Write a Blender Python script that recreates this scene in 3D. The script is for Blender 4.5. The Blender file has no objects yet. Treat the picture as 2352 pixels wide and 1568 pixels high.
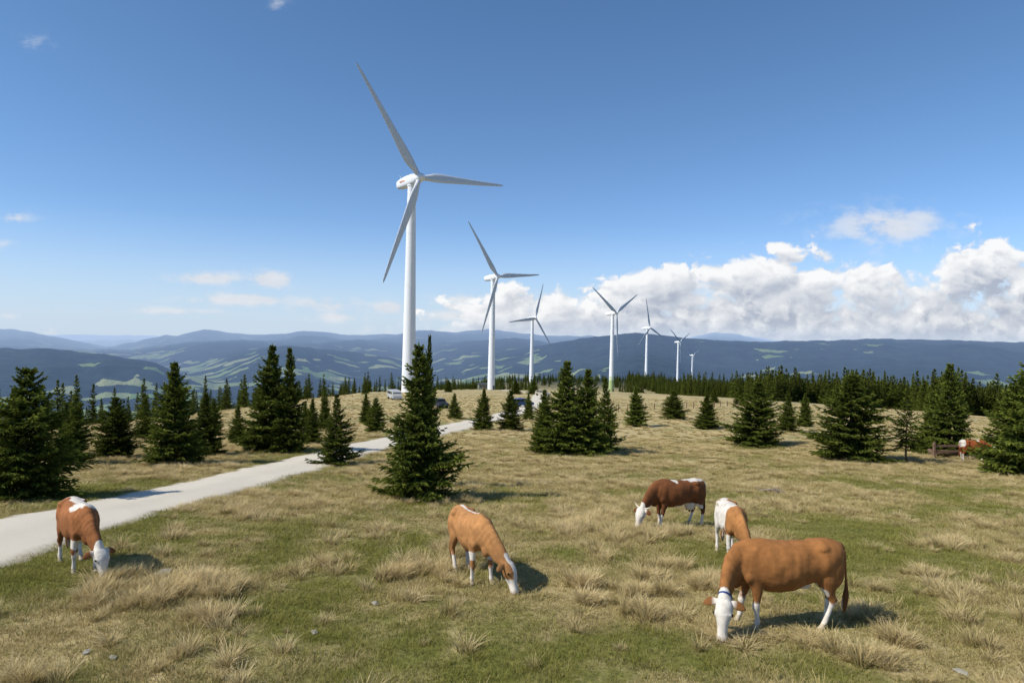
import bpy, bmesh, math, random
import numpy as np
from mathutils import Vector, Matrix, noise as mnoise

random.seed(7); np.random.seed(7)
scene = bpy.context.scene
CZ = 4.5
F = 1568.0

# ------------------------------------------------------------------ camera
pitch = 9.0 / F
roll = math.radians(1.0)
CAM = Matrix.Rotation(math.pi/2 - pitch, 4, 'X') @ Matrix.Rotation(roll, 4, 'Z')
camd = bpy.data.cameras.new("camera")
camd.lens = 24; camd.sensor_width = 36
camd.clip_start = 0.1; camd.clip_end = 150000
cam = bpy.data.objects.new("camera", camd)
cam.matrix_world = Matrix.Translation((0, 0, CZ)) @ CAM
scene.collection.objects.link(cam)
scene.camera = cam
R3 = CAM.to_3x3()

def bearing(px, row):
    v = R3 @ Vector(((px-1176)/F, -(row-784)/F, -1))
    return v.x/v.y, v.z/v.y

# ------------------------------------------------------------------ noise
def _h(ix, iy, s):
    n = (ix.astype(np.int64)*374761393 + iy.astype(np.int64)*668265263 + s*982451653) & 0xffffffff
    n = ((n ^ (n >> 13))*1274126177) & 0xffffffff
    n = (n ^ (n >> 16)) & 0xffffffff
    return n/4294967295.0
def vnoise(x, y, s=0):
    x = np.asarray(x, float); y = np.asarray(y, float)
    ix = np.floor(x); iy = np.floor(y); fx = x-ix; fy = y-iy
    fx = fx*fx*(3-2*fx); fy = fy*fy*(3-2*fy)
    a = _h(ix, iy, s); b = _h(ix+1, iy, s); c = _h(ix, iy+1, s); d = _h(ix+1, iy+1, s)
    return (a*(1-fx)+b*fx)*(1-fy)+(c*(1-fx)+d*fx)*fy
def fbm(x, y, o=4, s=0):
    t = 0; a = 0.5; n = 0
    for i in range(o):
        t = t + a*vnoise(np.asarray(x)*2**i+17.3*i, np.asarray(y)*2**i-9.1*i, s+i); n += a; a *= 0.5
    return t/n
def sstep(a, b, x):
    t = np.clip((x-a)/(b-a), 0, 1); return t*t*(3-2*t)

# ------------------------------------------------------------------ terrain height
_Y = np.array([0, 10, 15, 20, 30, 50, 100, 194, 365, 520, 595, 750, 1045, 1620, 2200, 3200, 4500], float)
_D = np.array([4.35, 4.6, 4.95, 5.5, 6.65, 8.1, 11.0, 16.0, 28, 40, 43, 47, 62, 98, 190, 400, 520], float)
_T = np.log(_Y+12)
_dl = np.diff(_D)/np.diff(_T)
_m = np.zeros(len(_D)); _m[0] = _dl[0]; _m[-1] = _dl[-1]
for i in range(1, len(_D)-1):
    _m[i] = 0 if _dl[i-1]*_dl[i] <= 0 else 2/(1/_dl[i-1]+1/_dl[i])
def D0(y):
    t = np.log(np.clip(y, 0, 4500)+12)
    i = np.clip(np.searchsorted(_T, t)-1, 0, len(_T)-2)
    h = _T[i+1]-_T[i]; s = (t-_T[i])/h
    return ((2*s**3-3*s**2+1)*_D[i]+(s**3-2*s**2+s)*h*_m[i]+(-2*s**3+3*s**2)*_D[i+1]+(s**3-s**2)*h*_m[i+1])
def xedge(y): return -34+np.maximum(0, y-200)*0.08

def layer(pts):
    a = [bearing(p, r) for p, r in pts]
    return np.array([q[0] for q in a]), np.array([q[1] for q in a])
L = [
 (5200, 330, layer([(-900,815),(-300,803),(0,801),(120,800),(240,812),(350,832),(430,865),(600,900),(1000,905),(2400,920)])),
 (7800, 330, layer([(-600,900),(380,885),(460,838),(520,814),(600,799),(660,795),(720,800),(800,806),(900,822),(960,838),(1050,832),(1120,815),(1200,800),(1300,782),(1400,769),(1460,764),(1530,772),(1600,778),(1700,784),(1900,782),(2000,777),(2200,781),(2352,786),(3000,800)])),
 (12500, 260, layer([(-900,790),(0,792),(160,800),(300,803),(430,786),(560,780),(700,786),(820,780),(940,790),(1060,784),(1180,776),(1300,790),(2400,810)])),
 (17000, 420, layer([(-900,770),(-200,750),(0,754),(60,760),(100,769),(180,783),(240,797),(300,787),(380,768),(410,772),(440,763),(470,755),(520,764),(600,767),(660,766),(700,759),(740,763),(800,768),(900,768),(960,758),(1050,762),(1120,755),(1180,762),(1250,770),(1350,771),(1500,786),(1700,792),(2400,798),(3000,800)])),
 (29000, 300, layer([(-900,768),(0,770),(200,772),(350,774),(900,778),(1150,764),(1220,768),(1300,776),(1560,778),(1640,766),(1700,768),(1780,782),(2400,800)])),
]
def Zfar(x, y):
    r = np.hypot(x, y); ye = np.maximum(y, r*0.4)
    u = np.clip(x/ye, -1.6, 1.6)
    z = CZ-480+90*(fbm(x/1500, y/1500, 4, 3)-0.5)*2
    for i, (yi, K, (pu, pw)) in enumerate(L):
        w = np.interp(u, pu, pw)
        w = w+(fbm(u*60, u*0+i*3.3, 4, 11+i)-0.5)*0.0036
        yc = yi*np.exp(0.16*(fbm(u*5+i, u*0+5*i, 3, 21+i)-0.5)*2)
        d = np.log(ye/yc)
        zz = CZ+w*yc-K*2.4*np.abs(d)**1.25
        sp = (fbm(x/(yi*0.11), y/(yi*0.2), 5, 31+i)-0.5)
        zz = zz+sp*280*np.clip(np.abs(d)*4, 0, 1)*(yi/8000)**0.4
        k = 30.0
        z = np.logaddexp(z/k, zz/k)*k
    return z
def G(x, y):
    x = np.asarray(x, float); y = np.asarray(y, float)
    r = np.hypot(x, y)
    D = D0(y)
    dl = np.maximum(0, xedge(y)-x); D = D+np.minimum(0.27*dl**2/(dl+25), 480)
    dr = np.maximum(0, x-40); D = D+np.minimum(0.07*dr**2/(dr+60), 200)*(1-0.97*sstep(260, 620, y))
    amp = np.clip(r/60, 0.25, 1)*np.clip(400/np.maximum(r, 1), 0, 1)
    D = D-0.5*(fbm(x/14, y/14, 3, 5)-0.5)*amp
    D = D-0.10*(fbm(x/1.7, y/1.7, 2, 8)-0.5)*np.clip(50/np.maximum(r, 1), 0, 1)
    z = CZ-D
    f = sstep(1700, 3800, r)
    if np.any(f > 0):
        z = z*(1-f)+Zfar(x, y)*f
    return z
def Gs(x, y): return float(G(np.array([x]), np.array([y]))[0])

_ys = np.exp(np.linspace(math.log(5), math.log(1500), 4000))
def ground_at(px, row, ymax=None):
    u, w = bearing(px, row)
    g = G(u*_ys, _ys); ray = CZ+w*_ys
    hit = np.where(ray <= g)[0]
    y = _ys[hit[0]] if len(hit) else (ymax or 120.0)
    if ymax: y = min(y, ymax)
    return u*y, y, Gs(u*y, y)

# ------------------------------------------------------------------ road centre line
rp = [ground_at(p, r) for p, r in [(0,1234),(130,1202),(250,1172),(400,1137),(550,1101),(700,1063),(850,1025),(960,999),(1055,977),(1130,963)]]
ry = [-60, 0, rp[0][1]-5]+[p[1] for p in rp]; rx = [-8, -12, rp[0][0]+0.6]+[p[0] for p in rp]
ry += [112, 150, 195, 260, 340]; rx += [2.5, 6, 8.5, 4, -6]
o = np.argsort(ry); ry = np.array(ry)[o]; rx = np.array(rx)[o]
yy = np.arange(-60, 340, 0.5); xx = np.interp(yy, ry, rx)
ker = np.hanning(17); ker /= ker.sum()
xx = np.convolve(np.pad(xx, 8, mode='edge'), ker, mode='valid')
def road_x(y): return np.interp(y, yy, xx)
RW = 1.75
def straw_mask(x, y):
    n = fbm(x/3.2, y/3.2, 4, 50)
    n2 = fbm(x/0.7, y/0.7, 3, 60)
    b = np.interp(y, [0, 9, 14, 20, 28, 45, 400], [0.04, 0.08, 0.14, 0.30, 0.44, 0.54, 0.50])
    g = np.exp(-(((x-19)/11)**2+((y-24)/9)**2))*0.60+np.exp(-(((x+4.0)/3.0)**2+((y-10)/3.0)**2))*0.22+np.exp(-(((x-2)/5.0)**2+((y-16.5)/2.0)**2))*0.25+np.exp(-(((x-9)/6)**2+((y-12)/4)**2))*0.20
    rd = np.abs(x-road_x(y)); g = g+np.exp(-((rd-2.5)/0.8)**2)*0.35
    return np.clip(0.45+(n-0.5)*2.6+(n2-0.5)*1.1+b-g, 0, 1)

# ------------------------------------------------------------------ helpers
def new_mat(name, rough=0.9):
    m = bpy.data.materials.new(name); m.use_nodes = True
    nt = m.node_tree; b = nt.nodes["Principled BSDF"]
    b.inputs["Roughness"].default_value = rough
    b.inputs["Specular IOR Level"].default_value = 0.2
    return m, nt, b
def N(nt, t, **k):
    n = nt.nodes.new(t)
    for a, v in k.items(): setattr(n, a, v)
    return n
def setin(node, **k):
    for a, v in k.items(): node.inputs[a].default_value = v
def mathn(nt, op, a, b=None, c=None, clamp=False):
    n = nt.nodes.new("ShaderNodeMath"); n.operation = op; n.use_clamp = clamp
    for i, v in enumerate([a, b, c]):
        if v is None: continue
        if isinstance(v, (int, float)): n.inputs[i].default_value = v
        else: nt.links.new(v, n.inputs[i])
    return n.outputs[0]
def mixc(nt, f, a, b, blend='MIX'):
    n = nt.nodes.new("ShaderNodeMix"); n.data_type = 'RGBA'; n.blend_type = blend
    for i, v in ((0, f), (6, a), (7, b)):
        if isinstance(v, (int, float)): n.inputs[i].default_value = v
        elif isinstance(v, tuple): n.inputs[i].default_value = (*v, 1) if len(v) == 3 else v
        else: nt.links.new(v, n.inputs[i])
    return n.outputs[2]
def simple_mat(name, col, rough=0.8, var=0.15, scale=8.0, bump=0.0):
    m, nt, b = new_mat(name, rough)
    tc = N(nt, "ShaderNodeTexCoord"); no = N(nt, "ShaderNodeTexNoise")
    setin(no, Scale=scale, Detail=4.0, Roughness=0.6)
    nt.links.new(tc.outputs["Object"], no.inputs["Vector"])
    c = mixc(nt, no.outputs["Fac"], tuple(v*(1-var) for v in col), tuple(min(1, v*(1+var)) for v in col))
    nt.links.new(c, b.inputs["Base Color"])
    if bump:
        bp = N(nt, "ShaderNodeBump"); setin(bp, Strength=bump, Distance=0.05)
        nt.links.new(no.outputs["Fac"], bp.inputs["Height"]); nt.links.new(bp.outputs[0], b.inputs["Normal"])
    return m

class MB:
    def __init__(s): s.v = []; s.f = []; s.m = []
    def add(s, v, f, m=0):
        o = len(s.v); s.v += [tuple(p) for p in v]; s.f += [tuple(i+o for i in q) for q in f]; s.m += [m]*len(f)
    def loft(s, st, n=16, e=2.0, m=0):
        v = []; f = []
        for c, A, B in st:
            for k in range(n):
                t = 2*math.pi*k/n; ca, sa = math.cos(t), math.sin(t)
                if e != 2.0:
                    ca = math.copysign(abs(ca)**(2/e), ca); sa = math.copysign(abs(sa)**(2/e), sa)
                v.append(Vector(c)+Vector(A)*ca+Vector(B)*sa)
        for i in range(len(st)-1):
            for k in range(n):
                k2 = (k+1) % n; f.append((i*n+k, i*n+k2, (i+1)*n+k2, (i+1)*n+k))
        f.append(tuple(range(n-1, -1, -1))); f.append(tuple((len(st)-1)*n+k for k in range(n)))
        s.add(v, f, m)
    def ell(s, c, r, m=0, n=14, rings=9):
        st = []
        for i in range(rings):
            a = -math.pi/2+math.pi*(i+0.5)/rings
            st.append((Vector(c)+Vector((0, 0, r[2]*math.sin(a))), (r[0]*math.cos(a), 0, 0), (0, r[1]*math.cos(a), 0)))
        s.loft(st, n, 2.0, m)
    def box(s, c, d, m=0, top=1.0):
        x, y, z = c; a, b, h = d[0]/2, d[1]/2, d[2]/2
        v = [(x-a,y-b,z-h),(x+a,y-b,z-h),(x+a,y+b,z-h),(x-a,y+b,z-h),(x-a*top,y-b*top,z+h),(x+a*top,y-b*top,z+h),(x+a*top,y+b*top,z+h),(x-a*top,y+b*top,z+h)]
        s.add(v, [(0,3,2,1),(4,5,6,7),(0,1,5,4),(1,2,6,5),(2,3,7,6),(3,0,4,7)], m)
    def mesh(s, name, mats, smooth=True):
        me = bpy.data.meshes.new(name); me.from_pydata(s.v, [], s.f)
        for q in mats: me.materials.append(q)
        me.polygons.foreach_set("material_index", s.m)
        if smooth: me.polygons.foreach_set("use_smooth", [True]*len(s.f))
        me.update(); return me
def obj(name, me, loc=(0,0,0), rotz=0, scale=(1,1,1)):
    ob = bpy.data.objects.new(name, me); scene.collection.objects.link(ob)
    ob.location = loc; ob.rotation_euler = (0, 0, rotz); ob.scale = scale
    return ob

# ------------------------------------------------------------------ materials: ground & hills
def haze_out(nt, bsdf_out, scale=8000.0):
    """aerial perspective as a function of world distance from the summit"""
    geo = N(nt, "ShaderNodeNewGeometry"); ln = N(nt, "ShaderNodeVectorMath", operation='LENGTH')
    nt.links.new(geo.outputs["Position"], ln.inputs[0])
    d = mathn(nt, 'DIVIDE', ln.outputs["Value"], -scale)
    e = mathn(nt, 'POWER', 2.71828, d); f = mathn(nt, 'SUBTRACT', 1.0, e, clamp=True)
    em = N(nt, "ShaderNodeEmission")  # bluish glow mixed into the terrain surface to paint in distance haze
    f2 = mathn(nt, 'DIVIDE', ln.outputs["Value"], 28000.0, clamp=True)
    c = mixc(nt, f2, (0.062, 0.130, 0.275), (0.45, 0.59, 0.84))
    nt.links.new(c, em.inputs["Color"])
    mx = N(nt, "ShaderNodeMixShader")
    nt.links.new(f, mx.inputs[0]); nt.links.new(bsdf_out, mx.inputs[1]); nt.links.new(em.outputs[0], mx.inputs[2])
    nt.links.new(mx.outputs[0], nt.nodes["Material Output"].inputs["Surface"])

gm, nt, b = new_mat("meadow_ground", 1.0)
geo = N(nt, "ShaderNodeNewGeometry")
at = N(nt, "ShaderNodeAttribute", attribute_name="straw"); aw = N(nt, "ShaderNodeAttribute", attribute_name="wood")
ad = N(nt, "ShaderNodeAttribute", attribute_name="dirt")
n1 = N(nt, "ShaderNodeTexNoise"); setin(n1, Scale=5.0, Detail=6.0, Roughness=0.75)
n3 = N(nt, "ShaderNodeTexNoise"); setin(n3, Scale=0.9, Detail=6.0, Roughness=0.8)
for q in (n1, n3): nt.links.new(geo.outputs["Position"], q.inputs["Vector"])
rn_ = N(nt, "ShaderNodeMapRange"); setin(rn_, **{"From Min": 0.3, "From Max": 0.7}); nt.links.new(n1.outputs["Fac"], rn_.inputs[0])
green = mixc(nt, rn_.outputs[0], (0.075, 0.078, 0.016), (0.22, 0.22, 0.05))
strw = mixc(nt, rn_.outputs[0], (0.26, 0.19, 0.07), (0.66, 0.53, 0.28))
s1 = mathn(nt, 'MULTIPLY_ADD', mathn(nt, 'SUBTRACT', n3.outputs["Fac"], 0.5), 2.6, at.outputs["Fac"], clamp=True)
c = mixc(nt, s1, green, strw)
c = mixc(nt, ad.outputs["Fac"], c, mixc(nt, n1.outputs["Fac"], (0.07, 0.045, 0.03), (0.26, 0.18, 0.13)))
c = mixc(nt, aw.outputs["Fac"], c, (0.018, 0.03, 0.012))
nt.links.new(c, b.inputs["Base Color"])
bp = N(nt, "ShaderNodeBump"); setin(bp, Strength=0.6, Distance=0.12); nt.links.new(n1.outputs["Fac"], bp.inputs["Height"]); nt.links.new(bp.outputs[0], b.inputs["Normal"])
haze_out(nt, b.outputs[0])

hm, nt, b = new_mat("forested_hills", 1.0)
geo = N(nt, "ShaderNodeNewGeometry"); sep = N(nt, "ShaderNodeSeparateXYZ"); nt.links.new(geo.outputs["Position"], sep.inputs[0])
cb = N(nt, "ShaderNodeCombineXYZ"); nt.links.new(sep.outputs[0], cb.inputs[0]); nt.links.new(sep.outputs[1], cb.inputs[1])
wn = N(nt, "ShaderNodeTexNoise"); setin(wn, Scale=0.003, Detail=4.0); nt.links.new(cb.outputs[0], wn.inputs["Vector"])
wv = N(nt, "ShaderNodeVectorMath", operation='MULTIPLY_ADD'); nt.links.new(wn.outputs["Color"], wv.inputs[0]); wv.inputs[1].default_value = (500, 500, 0); nt.links.new(cb.outputs[0], wv.inputs[2])
vo = N(nt, "ShaderNodeTexVoronoi", voronoi_dimensions='2D'); setin(vo, Scale=0.0060, Randomness=1.0); nt.links.new(wv.outputs[0], vo.inputs["Vector"])
sc = N(nt, "ShaderNodeSeparateColor"); nt.links.new(vo.outputs["Color"], sc.inputs[0])
bn = N(nt, "ShaderNodeTexNoise"); setin(bn, Scale=0.0011, Detail=3.0); nt.links.new(cb.outputs[0], bn.inputs["Vector"])
alt = N(nt, "ShaderNodeMapRange"); setin(alt, **{"From Min": -420.0, "From Max": -130.0, "To Min": 1.0, "To Max": 0.0}); nt.links.new(sep.outputs[2], alt.inputs[0])
thr = mathn(nt, 'MULTIPLY_ADD', bn.outputs["Fac"], 1.7, mathn(nt, 'MULTIPLY', alt.outputs[0], 0.42))
fld = mathn(nt, 'GREATER_THAN', mathn(nt, 'ADD', sc.outputs[0], thr), 1.93)
fcol = mixc(nt, sc.outputs[1], (0.16, 0.26, 0.06), (0.42, 0.42, 0.20))
dn = N(nt, "ShaderNodeTexNoise"); setin(dn, Scale=0.006, Detail=7.0, Roughness=0.75); nt.links.new(geo.outputs["Position"], dn.inputs["Vector"])
d2 = N(nt, "ShaderNodeMapRange"); setin(d2, **{"From Min": 0.35, "From Max": 0.68}); nt.links.new(dn.outputs["Fac"], d2.inputs[0])
fo = mixc(nt, d2.outputs[0], (0.002, 0.006, 0.006), (0.035, 0.055, 0.036))
nt.links.new(mixc(nt, fld, fo, fcol), b.inputs["Base Color"])
bp = N(nt, "ShaderNodeBump"); setin(bp, Strength=0.6, Distance=80.0); nt.links.new(dn.outputs["Fac"], bp.inputs["Height"]); nt.links.new(bp.outputs[0], b.inputs["Normal"])
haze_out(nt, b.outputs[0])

# ------------------------------------------------------------------ terrain meshes
def polar(name, radii, mat):
    th = np.radians(np.concatenate([np.arange(-180, -46, 4.0), np.arange(-45, 45.01, 0.16), np.arange(48, 179, 4.0)]))
    nb = len(th); nr = len(radii)
    Rr, T = np.meshgrid(radii, th, indexing='ij')
    X = Rr*np.sin(T); Y = Rr*np.cos(T); Z = G(X, Y)
    co = np.stack([X, Y, Z], -1).reshape(-1, 3)
    i = np.arange(nr-1)[:, None]*nb; k = np.arange(nb)[None, :]; k2 = (k+1) % nb
    f = np.stack([i+k, i+nb+k, i+nb+k2, i+k2], -1).reshape(-1, 4)[:, ::-1]
    me = bpy.data.meshes.new(name)
    nv = len(co); me.vertices.add(nv); me.vertices.foreach_set("co", co.ravel())
    nf = len(f); me.loops.add(nf*4); me.loops.foreach_set("vertex_index", f.ravel())
    me.polygons.add(nf); me.polygons.foreach_set("loop_start", np.arange(nf)*4)
    me.polygons.foreach_set("use_smooth", np.ones(nf, bool))
    me.update(calc_edges=True); me.validate()
    me.materials.append(mat)
    return me, X.ravel(), Y.ravel()
rad = [0.05]+list(np.exp(np.linspace(math.log(1.5), math.log(2600), 560)))
gme, X, Y = polar("ground", np.array(rad), gm)
a = gme.attributes.new("straw", 'FLOAT', 'POINT'); a.data.foreach_set("value", straw_mask(X, Y).astype(np.float32))
wood = np.maximum(sstep(25, 60, xedge(Y)-X), sstep(420, 800, Y-0.0*X))
wood = np.maximum(wood, sstep(180, 240, Y)*sstep(0.3, 0.42, X/np.maximum(Y, 1)))
a = gme.attributes.new("wood", 'FLOAT', 'POINT'); a.data.foreach_set("value", wood.astype(np.float32))
dx0, dy0, _ = ground_at(2170, 1062)
dirt = np.clip(1.5-np.hypot((X-dx0)/4.2, (Y-dy0)/1.8)+(fbm(X/.8, Y/.8, 3, 99)-.5)*1.2, 0, 1)
a = gme.attributes.new("dirt", 'FLOAT', 'POINT'); a.data.foreach_set("value", dirt.astype(np.float32))
obj("ground", gme)
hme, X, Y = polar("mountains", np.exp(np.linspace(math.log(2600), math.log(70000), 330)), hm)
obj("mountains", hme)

# ------------------------------------------------------------------ road
rm, nt, b = new_mat("gravel", 1.0)
tc = N(nt, "ShaderNodeTexCoord"); n1 = N(nt, "ShaderNodeTexNoise"); setin(n1, Scale=9.0, Detail=8.0, Roughness=0.85)
n2 = N(nt, "ShaderNodeTexNoise"); setin(n2, Scale=0.7, Detail=4.0, Roughness=0.6)
for q in (n1, n2): nt.links.new(tc.outputs["Object"], q.inputs["Vector"])
c = mixc(nt, n1.outputs["Fac"], (0.40, 0.355, 0.28), (0.86, 0.79, 0.67))
at = N(nt, "ShaderNodeAttribute", attribute_name="edge")
c = mixc(nt, mathn(nt, 'MULTIPLY', n2.outputs["Fac"], 0.35), c, (0.50, 0.43, 0.31))
ef = mathn(nt, 'MULTIPLY_ADD', mathn(nt, 'SUBTRACT', n1.outputs["Fac"], 0.56), 2.4, at.outputs["Fac"], clamp=True)
c = mixc(nt, ef, c, (0.24, 0.205, 0.11))
nt.links.new(c, b.inputs["Base Color"])
bp = N(nt, "ShaderNodeBump"); setin(bp, Strength=0.5, Distance=0.04); nt.links.new(n1.outputs["Fac"], bp.inputs["Height"]); nt.links.new(bp.outputs[0], b.inputs["Normal"])
ys = np.arange(-40, 330, 0.3); xs = road_x(ys); dx = np.gradient(xs, ys)
nx = 1/np.sqrt(1+dx*dx); ny = -dx*nx
cols = np.array([-1.16, -1.0, -0.8, -0.5, -0.15, 0.15, 0.5, 0.8, 1.0, 1.16]); up = np.array([-0.06, 0.01, 0.04, 0.025, 0.07, 0.07, 0.025, 0.04, 0.01, -0.06])+0.015
ed = np.array([1.1, 0.7, 0.1, 0, 0.16, 0.16, 0, 0.1, 0.7, 1.1])
wob = 1+0.28*(fbm(ys[:, None]*1.1, cols[None, :]*3+0*ys[:, None], 4, 90)-0.5)*2
off = cols[None, :]*RW*wob
PX = xs[:, None]+nx[:, None]*off; PY = ys[:, None]+ny[:, None]*off
PZ = G(PX, PY)+up[None, :]
nc = len(cols); V = np.stack([PX, PY, PZ], -1).reshape(-1, 3)
fs = [(i*nc+k, i*nc+k+1, (i+1)*nc+k+1, (i+1)*nc+k) for i in range(len(ys)-1) for k in range(nc-1)]
me = bpy.data.meshes.new("gravel_road"); me.from_pydata(V.tolist(), [], fs); me.materials.append(rm)
me.polygons.foreach_set("use_smooth", [True]*len(fs))
a = me.attributes.new("edge", 'FLOAT', 'POINT'); a.data.foreach_set("value", np.tile(ed, len(ys)).astype(np.float32))
obj("gravel_road", me)

# ------------------------------------------------------------------ grass
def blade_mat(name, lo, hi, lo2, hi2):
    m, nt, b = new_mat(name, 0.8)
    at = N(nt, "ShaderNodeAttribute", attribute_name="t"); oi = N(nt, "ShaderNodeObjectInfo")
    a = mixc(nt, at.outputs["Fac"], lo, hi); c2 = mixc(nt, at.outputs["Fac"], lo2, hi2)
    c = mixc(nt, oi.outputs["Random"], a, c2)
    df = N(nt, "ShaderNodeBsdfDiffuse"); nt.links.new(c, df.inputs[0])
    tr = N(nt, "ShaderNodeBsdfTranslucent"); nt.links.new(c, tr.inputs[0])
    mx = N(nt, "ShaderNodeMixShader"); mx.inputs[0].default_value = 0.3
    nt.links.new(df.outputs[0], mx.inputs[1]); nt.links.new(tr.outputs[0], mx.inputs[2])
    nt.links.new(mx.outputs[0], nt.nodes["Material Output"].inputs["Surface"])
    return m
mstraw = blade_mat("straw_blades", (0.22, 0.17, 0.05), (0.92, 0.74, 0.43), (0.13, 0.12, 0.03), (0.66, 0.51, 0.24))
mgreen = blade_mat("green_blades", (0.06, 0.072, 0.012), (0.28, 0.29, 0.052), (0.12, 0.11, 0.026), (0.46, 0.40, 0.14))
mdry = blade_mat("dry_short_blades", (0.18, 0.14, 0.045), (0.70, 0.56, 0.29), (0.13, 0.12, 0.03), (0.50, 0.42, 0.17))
def tuft(name, nbl, rbase, hmin, hmax, lean, w, mat, seed, seg=3):
    rnd = random.Random(seed); v = []; f = []; t = []
    wind = rnd.uniform(0.0, 0.6)
    for i in range(nbl):
        a = rnd.uniform(0, 2*math.pi); rr = rbase*math.sqrt(rnd.random()); h = rnd.uniform(hmin, hmax)
        px, py = rr*math.cos(a), rr*math.sin(a); a2 = a+rnd.uniform(-0.8, 0.8)
        l = lean*rnd.uniform(0.3, 1.2)*h; dx, dy = math.cos(a2)*l+wind*h*0.4, math.sin(a2)*l
        ra = rnd.uniform(0, math.pi); wx, wy = math.cos(ra)*w, math.sin(ra)*w
        o = len(v)
        for k in range(seg+1):
            s = k/seg; cw = (1-s)**0.7 if k < seg else 0.12
            X_ = px+dx*s*s; Y_ = py+dy*s*s; Z_ = h*(s-0.28*lean*s*s)-0.02
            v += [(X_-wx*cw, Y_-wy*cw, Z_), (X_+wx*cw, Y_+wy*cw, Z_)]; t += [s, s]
        for k in range(seg): f.append((o+2*k, o+2*k+1, o+2*k+3, o+2*k+2))
    me = bpy.data.meshes.new(name); me.from_pydata(v, [], f); me.materials.append(mat)
    q = me.attributes.new("t", 'FLOAT', 'POINT'); q.data.foreach_set("value", t)
    return bpy.data.objects.new(name, me)

def instancer(name, coll, P, rot, scl, idx):
    me = bpy.data.meshes.new(name); me.vertices.add(len(P)); me.vertices.foreach_set("co", np.asarray(P, np.float32).ravel())
    q = me.attributes.new("irot", 'FLOAT_VECTOR', 'POINT'); q.data.foreach_set("vector", np.asarray(rot, np.float32).ravel())
    q = me.attributes.new("iscl", 'FLOAT_VECTOR', 'POINT'); q.data.foreach_set("vector", np.asarray(scl, np.float32).ravel())
    q = me.attributes.new("iidx", 'INT', 'POINT'); q.data.foreach_set("value", np.asarray(idx, np.int32))
    ob = obj(name, me)
    ng = bpy.data.node_groups.new(name, 'GeometryNodeTree')
    ng.interface.new_socket(name="Geometry", in_out='INPUT', socket_type='NodeSocketGeometry')
    ng.interface.new_socket(name="Geometry", in_out='OUTPUT', socket_type='NodeSocketGeometry')
    gi = ng.nodes.new("NodeGroupInput"); go = ng.nodes.new("NodeGroupOutput")
    ci = ng.nodes.new("GeometryNodeCollectionInfo"); ci.inputs["Collection"].default_value = coll
    ci.inputs["Separate Children"].default_value = True; ci.inputs["Reset Children"].default_value = True
    ip = ng.nodes.new("GeometryNodeInstanceOnPoints"); ip.inputs["Pick Instance"].default_value = True
    def na(n, t):
        x = ng.nodes.new("GeometryNodeInputNamedAttribute"); x.data_type = t; x.inputs["Name"].default_value = n
        return [s for s in x.outputs if s.enabled][0]
    ng.links.new(gi.outputs[0], ip.inputs["Points"]); ng.links.new(ci.outputs[0], ip.inputs["Instance"])
    ng.links.new(na("iidx", 'INT'), ip.inputs["Instance Index"])
    ng.links.new(na("irot", 'FLOAT_VECTOR'), ip.inputs["Rotation"]); ng.links.new(na("iscl", 'FLOAT_VECTOR'), ip.inputs["Scale"])
    ng.links.new(ip.outputs[0], go.inputs[0])
    md = ob.modifiers.new("scatter", 'NODES'); md.node_group = ng
    return ob

def sample(y0, y1, dens, umax=0.9):
    ys = np.linspace(y0, y1, 3000); pdf = 2*umax*ys*dens(ys)
    cdf = np.concatenate([[0], np.cumsum((pdf[1:]+pdf[:-1])/2*np.diff(ys))]); n = int(cdf[-1])
    y = np.interp(np.random.rand(n)*cdf[-1], cdf, ys); x = (np.random.rand(n)*2-1)*umax*y
    return x, y
cg = bpy.data.collections.new("short_grass_kinds")
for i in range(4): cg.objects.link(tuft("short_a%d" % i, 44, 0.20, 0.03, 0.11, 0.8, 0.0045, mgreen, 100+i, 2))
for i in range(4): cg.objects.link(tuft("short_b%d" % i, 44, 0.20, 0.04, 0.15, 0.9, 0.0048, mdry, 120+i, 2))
x, y = sample(4.5, 60, lambda q: 58*np.clip(12/q, 0, 1)**1.6)
k = (np.abs(x-road_x(y)) > RW*1.02)
x, y = x[k], y[k]; n = len(x)
sc_ = np.clip(y/12, 0.9, 3)**0.7*np.random.uniform(0.7, 1.25, n)
hz = np.random.uniform(0.5, 1.4, n)*(0.3+1.5*fbm(x/1.3, y/1.3, 2, 70))
dry = (straw_mask(x, y)+np.random.uniform(-.3, .3, n)) > 0.55
instancer("short_grass", cg, np.stack([x, y, G(x, y)], 1), np.stack([np.zeros(n), np.zeros(n), np.random.rand(n)*6.28], 1), np.stack([sc_, sc_, sc_**0.4*hz], 1), np.random.randint(0, 4, n)+4*dry)
ct = bpy.data.collections.new("tall_grass_kinds")
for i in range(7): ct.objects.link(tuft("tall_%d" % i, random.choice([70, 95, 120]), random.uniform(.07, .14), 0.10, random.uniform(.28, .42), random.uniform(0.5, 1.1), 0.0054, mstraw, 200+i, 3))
feet = [ground_at(p, r)[:2] for p, r in [(1800,1438),(1740,1440),(1860,1440),(1690,1455),(1085,1324),(1140,1335),(175,1300),(225,1305),(1553,1208),(1500,1212),(1680,1282)]]
x, y = sample(5, 170, lambda q: 84*np.clip(12/q, 0, 1)**1.55)
sm = straw_mask(x, y); cl = fbm(x/0.55, y/0.55, 2, 80); big = fbm(x/2.4, y/2.4, 3, 85)
pr = np.clip((sm-0.36)*1.8, 0, 1)*np.clip((cl-0.56)*10.0, 0.010, 1)*np.clip((big-0.32)*5+np.clip(y-16, 0, 20)*.05, 0, 1)
lone = (vnoise(x/0.42, y/0.42, 130) > 0.90) & (fbm(x/3, y/3, 2, 131) > .36) & (y < 34)
pr = np.maximum(pr, lone*0.65)
k = (np.abs(x-road_x(y)) > RW*1.2) & (np.random.rand(len(x)) < pr) & (xedge(y)-x < 40)
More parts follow.
